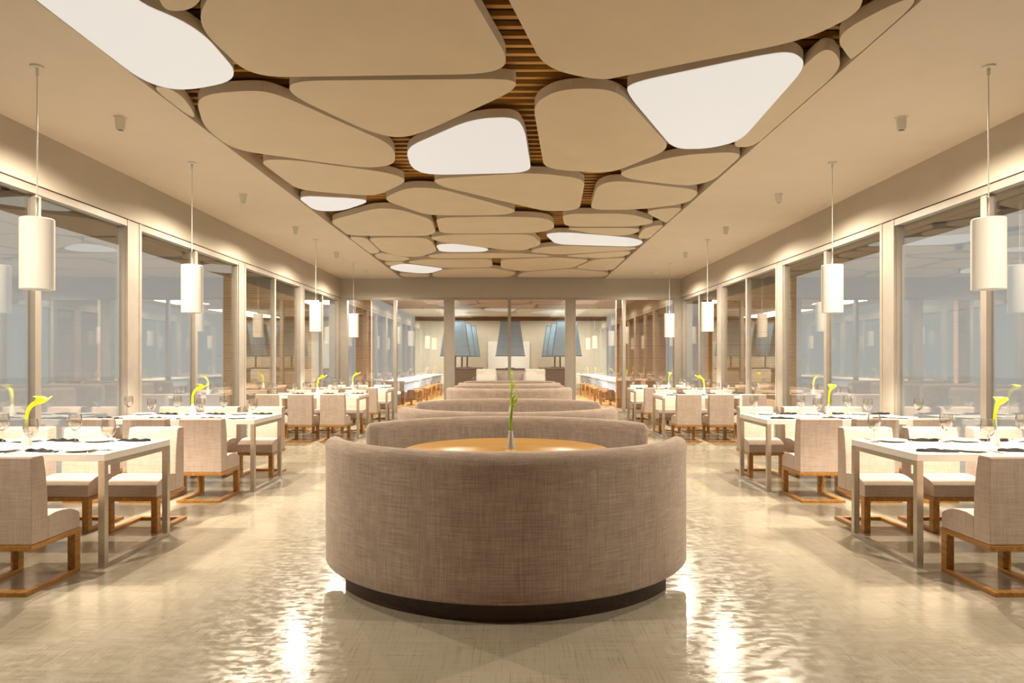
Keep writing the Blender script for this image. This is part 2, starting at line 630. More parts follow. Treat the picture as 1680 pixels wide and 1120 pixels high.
# ================================================================== CEILING PANELS
def unp(px, py, h=H - EYE):
    d = FOC * h / (CY - py)
    return ((px - CX) / FOC * d, d)

def rounded(poly, frac=0.44, rmax=0.27, n=7):
    out = []
    m = len(poly)
    for i in range(m):
        p0 = Vector(poly[i - 1]); p = Vector(poly[i]); p1 = Vector(poly[(i + 1) % m])
        a = p0 - p; b = p1 - p
        la, lb = a.length, b.length
        da = min(frac * la, rmax); db = min(frac * lb, rmax)
        s = p + a / la * da
        e = p + b / lb * db
        for k in range(n + 1):
            t = k / n
            q = s * (1 - t) ** 2 + p * (2 * t * (1 - t)) + e * t ** 2
            out.append((q.x, q.y))
    return out

W = lambda x, y: ('w', x, y)
PANELS = [
 # (points, lit, label)
 ([W(-2.80, 3.3), (62, 14), (225, 135), (300, 150), (398, 130), (325, 45), (200, -6), W(-1.95, 3.55), W(-2.2, 3.15)], 1, 'large glowing white ceiling panel in the top left corner of the photo'),
 ([W(-1.88, 3.6), (262, 19), (318, 17), W(-1.72, 3.9), W(-1.25, 3.3), W(-1.7, 3.0)], 0, 'beige ceiling panel cut by the top edge between the glowing panel and a huge one'),
 ([W(-1.35, 3.45), (318, 38), (412, 127), (800, 121.5), (838, 104), (777, 0), W(-0.42, 3.3), W(-0.8, 2.95)], 0, 'huge beige ceiling panel left of centre at the top edge'),
 ([W(-0.22, 3.3), (834.6, 0), (893, 112), (985, 133), (1040, 121), (1320, 66), (1410, 22), W(2.05, 3.95), W(2.0, 3.2), W(0.9, 2.8)], 0, 'huge beige ceiling panel right of centre at the top edge'),
 ([(474, 132.5), (850, 129), (842, 150), (690, 219), (650, 227), (600, 214), (476, 156)], 0, 'long triangular beige ceiling panel above the central glowing panel, left of centre'),
 ([(320, 156), (420, 147), (460, 156), (645, 238), (650, 270), (600, 276), (383, 246), (331, 209)], 0, 'large beige ceiling panel beside the recess edge below the big left glowing panel'),
 ([(238, 143), (275, 143), (302, 160), (322, 192), (306, 191.5)], 0, 'small sliver of beige ceiling panel touching the left recess edge near the top'),
 ([(661, 243), (775, 194), (850, 190), (865, 212), (875, 284), (700, 288), (672, 277)], 1, 'glowing white ceiling panel near the middle of the ceiling'),
 ([(874, 170), (920, 145), (1012, 146), (1102, 244), (1000, 285), (893, 277)], 0, 'large six-sided beige ceiling panel right of the central glowing panel'),
 ([(1027, 138), (1270, 87), (1305, 87), (1324, 107), (1215, 231), (1160, 244), (1105, 244), (1032, 157)], 1, 'large glowing white ceiling panel right of centre near the top'),
 ([(1198, 241), (1345, 81), (1370, 83), (1393, 112), (1252, 241.5)], 0, 'long narrow beige ceiling panel along the right side of the big right glowing panel'),
 ([(1368, 58), (1478, -1), (1524, -2), (1415, 98), (1393, 95)], 0, 'narrow beige ceiling panel in the top right by the recess edge'),
 ([(417, 261), (470, 260), (645, 283), (674, 297), (620, 323), (488, 313)], 0, 'wide beige ceiling panel directly above the small left glowing panel'),
 ([(481, 320), (596, 325.5), (607, 331), (560, 347), (515, 346.5)], 1, 'small glowing white ceiling panel touching the left recess edge'),
 ([(703, 292), (880, 282), (964, 292), (953, 345), (900, 348), (720, 305)], 0, 'wide beige ceiling panel directly below the central glowing panel'),
 ([(622, 326), (665, 306), (720, 308), (854, 346), (830, 353.5), (700, 354)], 0, 'beige ceiling panel pointed at its right end, left of centre in mid ceiling'),
 ([(537, 361.5), (615, 340.5), (655, 342), (710, 359), (718, 383), (700, 387.5), (570, 387)], 0, 'six-sided beige ceiling panel below and right of the small left glowing panel'),
 ([(965, 345), (976, 306), (995, 297), (1022, 296), (1155, 311), (1130, 335), (1040, 345)], 0, 'beige ceiling panel right of centre in mid ceiling, wider on its left'),
 ([(1009, 283), (1110, 253), (1236, 246.5), (1180, 298), (1130, 306.5), (1028, 295)], 0, 'beige ceiling panel below the big right glowing panel by the right recess edge'),
 ([(712, 356.5), (800, 354.5), (885, 355.5), (908, 361), (913, 376), (880, 383), (720, 383.5)], 0, 'flat wide beige ceiling panel at the centre, left of the timber slat gap'),
 ([(920, 350), (1035, 349.5), (1080, 364), (1050, 372), (924, 372.3)], 0, 'beige ceiling panel two above the far right glowing panel'),
 ([(1053, 345), (1128, 338), (1104, 366), (1090, 365)], 0, 'small three-cornered beige ceiling panel at the right recess edge in mid ceiling'),
 ([(920, 373.2), (1052, 373.2), (1050, 381), (1025, 387.5), (980, 386)], 0, 'thin beige ceiling panel directly above the far right glowing panel'),
 ([(891, 383), (925, 380.5), (1040, 390), (1066, 397), (1045, 405), (910, 401)], 1, 'long thin glowing white ceiling panel in the far right of the ceiling'),
 ([(1044, 391.5), (1056, 373), (1101, 366.8), (1070, 392.3)], 0, 'tiny beige ceiling panel at the right end of the far right glowing panel'),
 ([(567, 387.3), (601, 389.2), (626, 413.6), (609, 417.6)], 0, 'narrow beige ceiling strip panel on the left recess edge in the distance'),
 ([(600, 389.2), (697, 389), (709, 395), (720, 412), (690, 422), (655, 421), (625, 413)], 0, 'beige ceiling panel left of the far central glowing panel'),
 ([(700, 389), (735, 384), (873, 383.6), (892, 401), (862, 411), (835, 411), (718, 396.5)], 0, 'wide beige ceiling panel directly above the far central glowing panel'),
 ([(712, 401), (745, 399), (806, 408), (797, 413.5), (720, 413.5)], 1, 'small glowing white ceiling panel near the centre in the distance'),
 ([(610, 417.5), (626, 414), (678, 424), (663, 429), (624, 427.5)], 0, 'small beige ceiling panel two panels above the farthest glowing panel'),
 ([(627, 429), (664, 428.7), (665, 432.2), (637, 437)], 0, 'tiny beige ceiling panel touching the upper left of the farthest glowing panel'),
 ([(635, 437.5), (652, 433), (670, 432.6), (732, 440.8), (706, 448.5), (685, 448.3), (650, 444.6)], 1, 'farthest glowing white ceiling panel, low on the left'),
 ([(651, 447.5), (703, 449.3), (708, 454.6), (659, 454.8)], 0, 'beige ceiling panel at the back wall below the farthest glowing panel'),
 ([(662, 430), (690, 425), (808, 424.6), (810, 438.6), (730, 440)], 0, 'wide beige ceiling panel touching the right of the farthest glowing panel'),
 ([(696, 420), (722, 415), (865, 415), (914, 420.4), (820, 423.8), (713, 424.2)], 0, 'long thin beige ceiling panel directly below the far central glowing panel'),
 ([(707, 449), (732, 440.8), (812, 439.4), (850, 447), (838, 455), (710, 455)], 0, 'beige ceiling panel at the back wall left of the centre'),
 ([(820, 425.5), (912, 421.6), (971, 425.6), (939, 440), (855, 445.4), (820, 440)], 0, 'six-sided beige ceiling panel just right of the centre in the far distance'),
 ([(847, 453), (858, 446), (940, 440.6), (1003, 447), (993, 454.8), (850, 455)], 0, 'long beige ceiling panel at the back wall right of the centre'),
 ([(941, 440), (974, 424.8), (1030, 422.2), (1010, 443), (987, 444)], 0, 'beige ceiling panel in the far right corner of the recess'),
 ([(918, 419.8), (1021, 411.4), (1040, 412.5), (1026, 421), (974, 424.2)], 0, 'narrow beige ceiling panel two below the far right glowing panel'),
 ([(869, 411), (889, 404.4), (928, 402.4), (1049, 405.4), (1040, 410), (920, 418), (872, 414.6)], 0, 'beige ceiling panel directly below the far right glowing panel'),
]
for pts, lit, lab in PANELS:
    poly = []
    for p in pts:
        x, yv = (p[1], p[2]) if p[0] == 'w' else unp(*p)
        poly.append((max(RL + 0.012, min(RR - 0.012, x)), min(yv, YB - 0.03)))
    # drop repeated points
    q = []
    for p in poly:
        if not q or (Vector(p) - Vector(q[-1])).length > 0.02:
            q.append(p)
    gx = sum(p[0] for p in q) / len(q); gy = sum(p[1] for p in q) / len(q)
    if gy > 6.5:      # a hair of clearance between neighbours
        q = [(p[0] + 0.022 * (gx - p[0]) / max(0.3, abs(gx - p[0])) if abs(gx - p[0]) > 0.02 else p[0],
              p[1] + 0.03 * (gy - p[1]) / max(0.3, abs(gy - p[1])) if abs(gy - p[1]) > 0.02 else p[1]) for p in q]
    rp = rounded(q)
    bm = bmesh.new()
    if lit:
        add_prism(bm, rp, H + 0.006, H + 0.085)
        o = link_mesh('ceiling_panel', bm, MAT['panel'])
        bm = bmesh.new()
        cx_ = sum(p[0] for p in rp) / len(rp); cy_ = sum(p[1] for p in rp) / len(rp)
        add_prism(bm, rp, H - 0.002, H + 0.006)
        link_mesh('diffuser', bm, MAT['light'], o)
        tag(o, lab, 'ceiling light', 'glowing ceiling panels')
    else:
        add_prism(bm, rp, H, H + 0.085)
        o = link_mesh('ceiling_panel', bm, MAT['panel'])
        tag(o, lab, 'ceiling panel', 'beige ceiling panels')

# ================================================================== SEATING
def make_chair():
    t = thing('dining_chair', cat='chair')
    hw = 0.205
    bm = bmesh.new()
    add_profile_x(bm, [(0.05, 0.285), (0.05, 0.79), (0.06, 0.80), (0.145, 0.80), (0.158, 0.785), (0.175, 0.70), (0.187, 0.60), (0.194, 0.50), (0.196, 0.40), (0.196, 0.285)], -hw, hw)
    bm.normal_update(); bevel_all(bm, 0.006, 2, 0.9)
    link_mesh('backrest', bm, MAT['chair_fabric'], t)
    bm = bmesh.new()
    add_profile_x(bm, [(0.196, 0.285), (0.196, 0.425), (0.26, 0.436), (0.33, 0.436), (0.39, 0.428), (0.44, 0.413), (0.475, 0.397), (0.50, 0.380), (0.50, 0.285)], -hw, hw)
    bm.normal_update(); bevel_all(bm, 0.005, 2, 0.9)
    link_mesh('seat', bm, MAT['chair_fabric'], t)
    box_obj('seat_frame', (-hw - 0.004, hw + 0.004, 0.044, 0.502, 0.252, 0.284), MAT['wood'], t, 0.003)
    for s in (-1, 1):
        a, b = sorted((s * (hw + 0.003), s * (hw - 0.047)))
        box_obj('leg', (a, b, 0.445, 0.50, 0.026, 0.251), MAT['wood'], t, 0.003)
        box_obj('runner', (a, b, 0.055, 0.50, 0.0, 0.026), MAT['wood'], t, 0.003)
    box_obj('rear_bar', (-hw - 0.003, hw + 0.003, 0.0, 0.055, 0.0, 0.026), MAT['wood'], t, 0.003)
    return t
chair = Proto(make_chair)

def make_table():
    t = thing('dining_table', cat='table')
    L, Wd = 0.83, 0.43
    box_obj('tabletop', (-L, L, -Wd, Wd, 0.703, 0.75), MAT['white'], t, 0.002)
    for s in (-1, 1):
        a, b = sorted((s * L, s * (L - 0.042)))
        f = boxes_obj('leg_frame', [(a, b, -Wd, -Wd + 0.042, 0.0, 0.702), (a, b, Wd - 0.042, Wd, 0.0, 0.702),
                                    (a, b, -Wd + 0.042, Wd - 0.042, 0.0, 0.03), (a, b, -Wd + 0.042, Wd - 0.042, 0.672, 0.702)], MAT['steel'], t)
    return t
table = Proto(make_table)

def make_glass():
    t = thing('wine_glass', cat='wine glass')
    lathe_obj('foot', [(0.0, 0.004), (0.004, 0.008), (0.020, 0.004), (0.034, 0.002), (0.034, 0.0), (0.0, 0.0)], MAT['glass'], t, 24)
    lathe_obj('stem', [(0.0, 0.006), (0.0045, 0.008), (0.0035, 0.03), (0.0035, 0.07), (0.006, 0.086), (0.0, 0.088)], MAT['glass'], t, 12)
    lathe_obj('bowl', [(0.0, 0.085), (0.014, 0.088), (0.032, 0.104), (0.043, 0.126), (0.047, 0.150), (0.045, 0.180), (0.040, 0.212),
                       (0.0388, 0.212), (0.0435, 0.180), (0.0455, 0.150), (0.0415, 0.127), (0.031, 0.106), (0.013, 0.091), (0.0, 0.089)], MAT['glass'], t, 28)
    return t
glass = Proto(make_glass)

def make_plate():
    bm = bmesh.new()
    add_lathe(bm, [(0.0, 0.0), (0.060, 0.0), (0.070, 0.004), (0.105, 0.014), (0.108, 0.017), (0.104, 0.017), (0.070, 0.008), (0.0, 0.006)], 40)
    o = link_mesh('dinner_plate', bm, MAT['porcelain'], smooth=True)
    o['category'] = 'plate'
    return o
plate = Proto(make_plate)

def make_napkin():
    bm = bmesh.new()
    nx, ny = 18, 8
    grid_t, grid_b = [], []
    for i in range(nx + 1):
        u = i / nx
        rt, rb = [], []
        for j in range(ny + 1):
            v = j / ny * 2 - 1
            wdt = 0.012 + 0.034 * math.sin(PI * min(1, u * 1.15)) ** 0.7 if u < 0.87 else 0.015 + (1 - u) * 0.08
            x = (u - 0.5) * 0.25
            yv = v * wdt + 0.012 * math.sin(u * 5)
            z = 0.004 + (1 - v * v) * (0.015 + 0.006 * math.sin(u * 17 + v * 3)) * (0.35 + 0.65 * math.sin(PI * min(1, 0.15 + u * 0.85)))
            rt.append(bm.verts.new((x, yv, z)))
            rb.append(bm.verts.new((x, yv, 0.001)))
        grid_t.append(rt); grid_b.append(rb)
    for i in range(nx):
        for j in range(ny):
            bm.faces.new((grid_t[i][j], grid_t[i + 1][j], grid_t[i + 1][j + 1], grid_t[i][j + 1]))
            bm.faces.new((grid_b[i][j], grid_b[i][j + 1], grid_b[i + 1][j + 1], grid_b[i + 1][j]))
    for i in range(nx):
        bm.faces.new((grid_t[i][0], grid_b[i][0], grid_b[i + 1][0], grid_t[i + 1][0]))
        bm.faces.new((grid_t[i][ny], grid_t[i + 1][ny], grid_b[i + 1][ny], grid_b[i][ny]))
    for j in range(ny):
        bm.faces.new((grid_t[0][j], grid_t[0][j + 1], grid_b[0][j + 1], grid_b[0][j]))
        bm.faces.new((grid_t[nx][j], grid_b[nx][j], grid_b[nx][j + 1], grid_t[nx][j + 1]))
    o = link_mesh('napkin', bm, MAT['napkin'], smooth=True)
    o['category'] = 'napkin'
    return o
napkin = Proto(make_napkin)

def make_fork():
    bm = bmesh.new()
    add_tube(bm, [(0, -0.095, 0.004), (0, -0.05, 0.007), (0, 0.02, 0.006), (0, 0.045, 0.005)], [0.006, 0.0045, 0.003, 0.009], 8, flat=0.3)
    for k in (-1.5, -0.5, 0.5, 1.5):
        add_tube(bm, [(k * 0.0045, 0.043, 0.005), (k * 0.0048, 0.065, 0.004), (k * 0.0045, 0.088, 0.007)], 0.0013, 6)
    o = link_mesh('fork', bm, MAT['silver'], smooth=True)
    o['category'] = 'fork'
    return o
fork = Proto(make_fork)

def make_knife():
    bm = bmesh.new()
    add_tube(bm, [(0, -0.105, 0.005), (0, -0.06, 0.005), (0, -0.005, 0.005)], [0.006, 0.006, 0.004], 8, flat=0.5)
    add_prism(bm, [(-0.004, -0.006), (0.008, -0.006), (0.010, 0.06), (0.006, 0.09), (-0.002, 0.102), (-0.004, 0.09)], 0.0035, 0.0058)
    o = link_mesh('knife', bm, MAT['silver'], smooth=True)
    o['category'] = 'knife'
    return o
knife = Proto(make_knife)

def bez(p0, p1, p2, p3, n):
    out = []
    for k in range(n + 1):
        t = k / n
        out.append(Vector(p0) * (1 - t) ** 3 + Vector(p1) * 3 * t * (1 - t) ** 2 + Vector(p2) * 3 * t * t * (1 - t) + Vector(p3) * t ** 3)
    return out

def make_lily():
    """vase with one calla lily leaning towards +x"""
    t = thing('lily_vase', cat='vase')
    lathe_obj('vase_body', [(0.0, 0.0), (0.036, 0.0), (0.036, 0.004), (0.026, 0.06), (0.017, 0.112), (0.013, 0.135), (0.010, 0.135), (0.013, 0.11), (0.0, 0.10)], MAT['vase'], t, 28)
    bm = bmesh.new()
    path = bez((0, 0, 0.08), (-0.004, 0, 0.19), (-0.008, 0, 0.27), (0.055, 0, 0.305), 16)
    add_tube(bm, path, [0.0115] * 10 + [0.0118, 0.0122, 0.0128, 0.0135, 0.0142, 0.015, 0.016], 12)
    st = link_mesh('flower_stem', bm, MAT['lily'], t, smooth=True)
    # trumpet: rings along a curved axis, opening wide with a pointed lip
    bm = bmesh.new()
    ax = bez((0.050, 0, 0.302), (0.072, 0, 0.315), (0.090, 0, 0.330), (0.100, 0, 0.350), 8)
    rr = [0.014, 0.017, 0.021, 0.026, 0.031, 0.037, 0.043, 0.050, 0.056]
    rings = []
    seg = 20
    for i, p in enumerate(ax):
        tdir = (ax[min(i + 1, 8)] - ax[max(i - 1, 0)]).normalized()
        u = Vector((0, 1, 0)); w = tdir.cross(u).normalized()
        ring = []
        for k in range(seg):
            a = 2 * PI * k / seg
            lip = (math.cos(a) ** 8 if math.cos(a) > 0 else 0) * max(0, i - 5) * 0.012
            back = max(0, -math.cos(a)) * max(0, i - 4) * 0.006
            ring.append(bm.verts.new(p + u * (rr[i] * 0.75 * math.sin(a)) + w * (-(rr[i] * 0.95) * math.cos(a)) + tdir * (lip + back * -1) ))
        rings.append(ring)
    for a, b in zip(rings, rings[1:]):
        for k in range(seg):
            bm.faces.new((a[k], a[(k + 1) % seg], b[(k + 1) % seg], b[k]))
    # inner wall, so that the petal has thickness
    inner = []
    for i in range(8, 1, -1):
        p = ax[i]
        inner.append([bm.verts.new(p + (v.co - p) * 0.88) for v in rings[i]])
    prev = rings[-1]
    for ring in inner:
        for k in range(seg):
            bm.faces.new((prev[k], prev[(k + 1) % seg], ring[(k + 1) % seg], ring[k]))
        prev = ring
    link_mesh('flower_head', bm, MAT['lily'], t, smooth=True)
    return t
lily = Proto(make_lily)

def make_curl():
    t = thing('orchid_stalk_vase', cat='vase')
    lathe_obj('vase_body', [(0.0, 0.0), (0.038, 0.0), (0.038, 0.003), (0.027, 0.05), (0.018, 0.10), (0.014, 0.127), (0.011, 0.127), (0.013, 0.10), (0.0, 0.09)], MAT['pewter'], t, 28)
    bm = bmesh.new()
    add_tube(bm, bez((0, 0, 0.07), (-0.006, 0, 0.18), (0.006, 0.0, 0.27), (0.012, 0, 0.31), 14), [0.0115] * 4 + [0.0105] * 4 + [0.009] * 4 + [0.008] * 3, 10)
    link_mesh('flower_stem', bm, MAT['stalk'], t, smooth=True)
    bm = bmesh.new()
    # looped bud, a spiral petal and a thin spur
    loop = []
    for k in range(26):
        a = -0.6 + k / 25 * 4.6
        loop.append((0.026 + 0.017 * math.cos(a + 3.0), 0.006 * math.sin(a * 2), 0.338 + 0.036 * math.sin(a + 3.0) + 0.002 * k))
    add_tube(bm, loop, [0.005 + 0.006 * math.sin(PI * min(1, (k + 3) / 26)) for k in range(26)], 8)
    add_tube(bm, bez((0.008, 0, 0.30), (0.03, 0, 0.29), (0.05, 0, 0.312), (0.074, 0, 0.318), 8), [0.007, 0.007, 0.006, 0.005, 0.004, 0.003, 0.0025, 0.002, 0.0015], 8)
    add_tube(bm, bez((0.010, 0, 0.30), (0.0, 0.01, 0.325), (0.012, 0.012, 0.36), (0.030, 0.006, 0.378), 8), [0.009, 0.011, 0.012, 0.012, 0.011, 0.010, 0.008, 0.006, 0.004], 8)
    link_mesh('flower_head', bm, MAT['curl'], t, smooth=True)
    return t

TY = [4.90, 7.51, 12.38, 15.15]
ORD = ['nearest', 'second', 'third', 'farthest']
SEATX = [3.00 - 3.49, 3.545 - 3.49, 4.09 - 3.49]   # aisle end, middle, window end (for the right hand row)
PLACE = ['aisle end', 'middle', 'window end']
# lean of each lily about z, from the photograph (table index, side)
LEAN = {(0, -1): 0.25, (0, 1): -1.85, (1, -1): 0.5, (1, 1): -1.7, (2, -1): 0.3, (2, 1): 2.6, (3, -1): 0.4, (3, 1): -1.5}
for side in (-1, 1):
    sn = 'left' if side < 0 else 'right'
    for ti, ty in enumerate(TY):
        tx = side * 3.49
        tb = '%s %s table' % (ORD[ti], sn)
        table.put((tx, ty, 0), 0, 'white dining table with steel leg frames, %s in the %s row' % (ORD[ti], sn), 'white dining tables')
        lily.put((tx + (0.02 if ti else 0.0) * side, ty + 0.02, 0.75), LEAN[(ti, side)], 'white cone vase with yellow calla lily on the %s' % tb, 'lily vases on the dining tables')
        for fs in (-1, 1):     # -1: seats on the camera side of the table, facing away from the camera
            fn = 'near side' if fs < 0 else 'far side'
            edge = ty + fs * 0.43
            for si in range(3):
                sx = tx + side * SEATX[si]
                where = '%s, %s, %s' % (tb, fn, PLACE[si])
                if fs < 0:
                    chair.put((sx, edge - 0.54, 0), 0, 'taupe linen chair on wooden sled base at %s' % where, 'linen dining chairs')
                else:
                    chair.put((sx, edge + 0.56, 0), PI, 'taupe linen chair on wooden sled base at %s' % where, 'linen dining chairs')
                rt = -fs   # diner's right hand in x
                jx = random.uniform(-0.02, 0.02)
                jr = random.uniform(-0.25, 0.25)
                gy = edge - fs * 0.20
                glass.put((sx + rt * 0.255 + jx, gy, 0.75), 0, 'wine glass at %s' % where, 'wine glasses')
                plate.put((sx + rt * 0.10 + jx, edge - fs * 0.155, 0.75), jr, 'white plate at %s' % where, 'white dinner plates')
                nk = napkin.put((sx - rt * 0.145 + jx, edge - fs * 0.125, 0.75), jr + (0 if fs < 0 else PI), 'black folded napkin at %s' % where, 'black napkins')
                if ti < 2:
                    fork.put((sx - rt * 0.030 + jx, edge - fs * 0.15, 0.75), jr * 0.3 + (0 if fs < 0 else PI), 'fork beside plate at %s' % where, 'forks')
                    knife.put((sx + rt * 0.225 + jx, edge - fs * 0.11, 0.75), jr * 0.3 + (0 if fs < 0 else PI), 'knife beside plate at %s' % where, 'knives')

# ------------------------------------------------------------------ round booths
SX0 = -0.03
def booth_half(front):
    t = thing('booth_sofa', cat='sofa')
    ang = math.radians(71 if front else 65)
    r0, r1 = 1.095, 1.21
    prof = [(r0 + 0.012, 0.30), (r0, 0.45), (r0, 0.80), (r0 + 0.004, 0.84), (r0 + 0.016, 0.868), (r0 + 0.034, 0.883), (r0 + 0.058, 0.888),
            (r1 - 0.034, 0.883), (r1 - 0.010, 0.868), (r1 + 0.003, 0.845), (r1 + 0.004, 0.82), (r1, 0.785), (r1, 0.60), (r1, 0.40), (r1, 0.20), (r1, 0.118), (r1 - 0.006, 0.104), (r0 + 0.012, 0.104)]
    bm = bmesh.new()
    add_arc_sweep(bm, prof, -ang, ang, 64, 0.045)
    link_mesh('backrest', bm, MAT['fabric'], t, smooth=True)
    bm = bmesh.new()
    prof = [(0.74, 0.115), (0.735, 0.42), (0.75, 0.44), (0.80, 0.45), (1.05, 0.45), (r0 - 0.002, 0.44), (r0 - 0.002, 0.31), (r0 + 0.006, 0.115)]
    add_arc_sweep(bm, prof, -ang + 0.03, ang - 0.03, 56)
    link_mesh('seat', bm, MAT['fabric'], t, smooth=True)
    bm = bmesh.new()
    pa = ang - math.radians(15)
    prof = [(0.80, 0.0), (0.80, 0.103), (1.15, 0.103), (1.15, 0.0)]
    add_arc_sweep(bm, prof, -pa, pa, 56)
    link_mesh('plinth', bm, MAT['plinth'], t, smooth=True)
    return t
bfront = Proto(lambda: booth_half(True))
bback = Proto(lambda: booth_half(False))
def make_round():
    t = thing('round_table', cat='table')
    lathe_obj('tabletop', [(0.0, 0.712), (0.70, 0.712), (0.715, 0.72), (0.718, 0.745), (0.71, 0.75), (0.0, 0.75)], MAT['top_wood'], t, 96)
    lathe_obj('pedestal', [(0.0, 0.0), (0.26, 0.0), (0.26, 0.012), (0.06, 0.03), (0.04, 0.06), (0.04, 0.70), (0.12, 0.711), (0.0, 0.711)], MAT['steel'], t, 40)
    return t
rtab = Proto(make_round)
curl = Proto(make_curl)
for k, by in enumerate((4.71, 7.47, 12.72, 15.42)):
    od = ['nearest', 'second', 'third', 'farthest'][k]
    bfront.put((SX0, by, 0), 0, 'taupe curved booth sofa, camera-side half of the %s central booth' % od, 'curved booth sofas down the centre')
    bback.put((SX0, by, 0), PI, 'taupe curved booth sofa, far half of the %s central booth' % od, 'curved booth sofas down the centre')
    rtab.put((SX0, by, 0), 0.0, 'round golden oak table inside the %s central booth' % od, 'round booth tables')
    curl.put((0.0, by + 0.04, 0.75), 0.0 + 0.3 * k, 'pewter cone vase with green curled stalk in the %s central booth' % od, 'vases on the booth tables')

# ================================================================== LAMPS
def make_pendant():
    t = thing('pendant_lamp', cat='pendant lamp')
    lathe_obj('ceiling_rose', [(0.0, 0.0), (0.045, 0.0), (0.045, -0.012), (0.012, -0.016), (0.010, -0.07), (0.0, -0.07)], MAT['cord'], t, 20)
    lathe_obj('cord', [(0.0, -0.02), (0.0045, -0.02), (0.0045, -1.09), (0.0, -1.09)], MAT['cord'], t, 8)
    lathe_obj('fitting', [(0.0, -0.96), (0.012, -0.96), (0.008, -0.99), (0.008, -1.10), (0.02, -1.115), (0.0, -1.115)], MAT['steel'], t, 14)
    lathe_obj('lamp_shade', [(0.0, -1.112), (0.104, -1.112), (0.110, -1.118), (0.110, -1.628), (0.106, -1.628), (0.106, -1.120), (0.0, -1.120)], MAT['shade'], t, 48)
    return t
pend = Proto(make_pendant)
def make_spot():
    t = thing('ceiling_spotlight', cat='spotlight')
    lathe_obj('mount', [(0.0, 0.0), (0.055, 0.0), (0.055, -0.008), (0.0, -0.008)], MAT['cord'], t, 28)
    lathe_obj('lamp_body', [(0.0, -0.008), (0.044, -0.008), (0.036, -0.11), (0.030, -0.112), (0.028, -0.10), (0.0, -0.10)], MAT['shade_off'], t, 28)
    lathe_obj('lens', [(0.0, -0.101), (0.027, -0.101), (0.027, -0.106), (0.0, -0.106)], MAT['lens'], t, 20)
    return t

spot = Proto(make_spot)
for side in (-1, 1):
    sn = 'left' if side < 0 else 'right'
    for k, py in enumerate((4.98, 7.40, 12.10, 15.0)):
        x = side * 3.47 + 0.015
        pend.put((x, py, H), 0, 'white cylinder pendant lamp over the %s %s table' % (ORD[k], sn), 'cylinder pendant lamps')
    for k, py in enumerate((6.03, 8.80, 10.95, 13.5, 16.2, 3.05)):
        spot.put((side * 3.45, py, H), 0, 'small white ceiling spotlight, %s on the %s side' % (['nearest in view', 'second in view', 'third in view', 'second farthest', 'farthest', 'just outside the top of the photo', 'level with the camera', 'behind the camera'][k], sn), 'ceiling spotlights')
for side in (-1, 1):
    for py in (4.98, 7.40, 12.10, 15.0):
        lamp('SPOT', 'pendant_bulb', (side * 3.47 + 0.015, py, H - 1.645), PEND_W, WARM, spot_size=math.radians(118), spot_blend=0.5, shadow_soft_size=0.06)
    for py in (3.05, 6.03, 8.80, 10.95, 13.5, 16.2):
        lamp('SPOT', 'spotlight_beam', (side * 3.45, py, H - 0.12), SPOT_W, WARM, spot_size=math.radians(168), spot_blend=0.62, shadow_soft_size=0.014)

# ================================================================== OUTSIDE THE GLASS
struct('outdoor_ground', [(-40, -4.62, -10, 60, -0.14, -0.02), (4.62, 40, -10, 60, -0.14, -0.02), (-4.62, 4.62, 34.2, 60, -0.14, -0.02)], MAT['ground'])
for s in (-1, 1):
    a, b = sorted((s * 4.70, s * 5.38))
    struct('soffit', [(a, b, Y0, 19.0, 2.95, 3.2)], MAT['dark_soffit'])
# timber wall panels facing the camera beyond the side windows
struct('cladding_wall', [(-8.0, -5.55, 19.0, 19.3, -0.02, 3.9)], MAT['cladding'])
struct('cladding_wall', [(5.50, 7.95, 19.0, 19.3, -0.02, 3.9)], MAT['cladding'])
# far hall behind the back glass
struct('hall_floor', [(-4.62, 4.62, YB + 0.16, 34.2, -0.10, -0.002)], MAT['hall_floor'])
struct('hall_ceiling', [(-4.7, 4.7, YB + 0.22, 28.4, H + 0.02, H + 0.2)], MAT['hall_wood'])
struct('hall_ceiling_pale_strip', [(-4.7, 4.7, 28.4, 34.2, H + 0.02, H + 0.2)], MAT['cream'])  # rear stretch of hall ceiling in cream plaster instead of dark wood
struct('hall_back_wall', [(-4.7, 4.7, 33.5, 33.8, 0, 3.33)], MAT['cream'])
struct('hall_back_band', [(-4.7, 4.7, 33.45, 33.8, 3.33, H + 0.02)], MAT['hall_wood'])
struct('hall_side_wall', [(-4.55, -4.10, 20.0, 20.2, 0, H)], MAT['cladding'])
struct('hall_side_wall', [(3.10, 4.55, 20.0, 20.2, 0, H)], MAT['cladding'])
tag(box_obj('wall_panel', (-1.12, 0.92, 33.40, 33.45, 0.9, 2.32), MAT['screen'], bev=0.01), 'white rectangular panel on the far hall wall', 'wall panel')

def make_blue_lamp():
    t = thing('table_lamp', cat='table lamp')
    bm = bmesh.new()
    rings = []
    for hwid, z in ((0.60, 0.50), (0.39, 1.92)):
        rings.append([bm.verts.new((sx * hwid, sy * hwid * 0.5, z)) for sx, sy in ((-1, -1), (1, -1), (1, 1), (-1, 1))])
    a, b = rings
    for k in range(4):
        bm.faces.new((a[k], a[(k + 1) % 4], b[(k + 1) % 4], b[k]))
    bm.faces.new(b)
    bmesh.ops.solidify(bm, geom=bm.faces[:], thickness=0.01)
    link_mesh('lamp_shade', bm, MAT['blue_shade'], t)
    boxes_obj('shade_trim', [(-0.61, 0.61, -0.31, -0.30, 0.49, 0.53), (-0.40, 0.40, -0.21, -0.19, 1.90, 1.94)], MAT['blue_trim'], t)
    lathe_obj('pole', [(0.0, 0.03), (0.035, 0.03), (0.035, 1.0), (0.0, 1.0)], MAT['black'], t, 12)
    lathe_obj('lamp_base', [(0.0, 0.0), (0.18, 0.0), (0.17, 0.03), (0.0, 0.03)], MAT['black'], t, 24)
    return t
bl = Proto(make_blue_lamp)
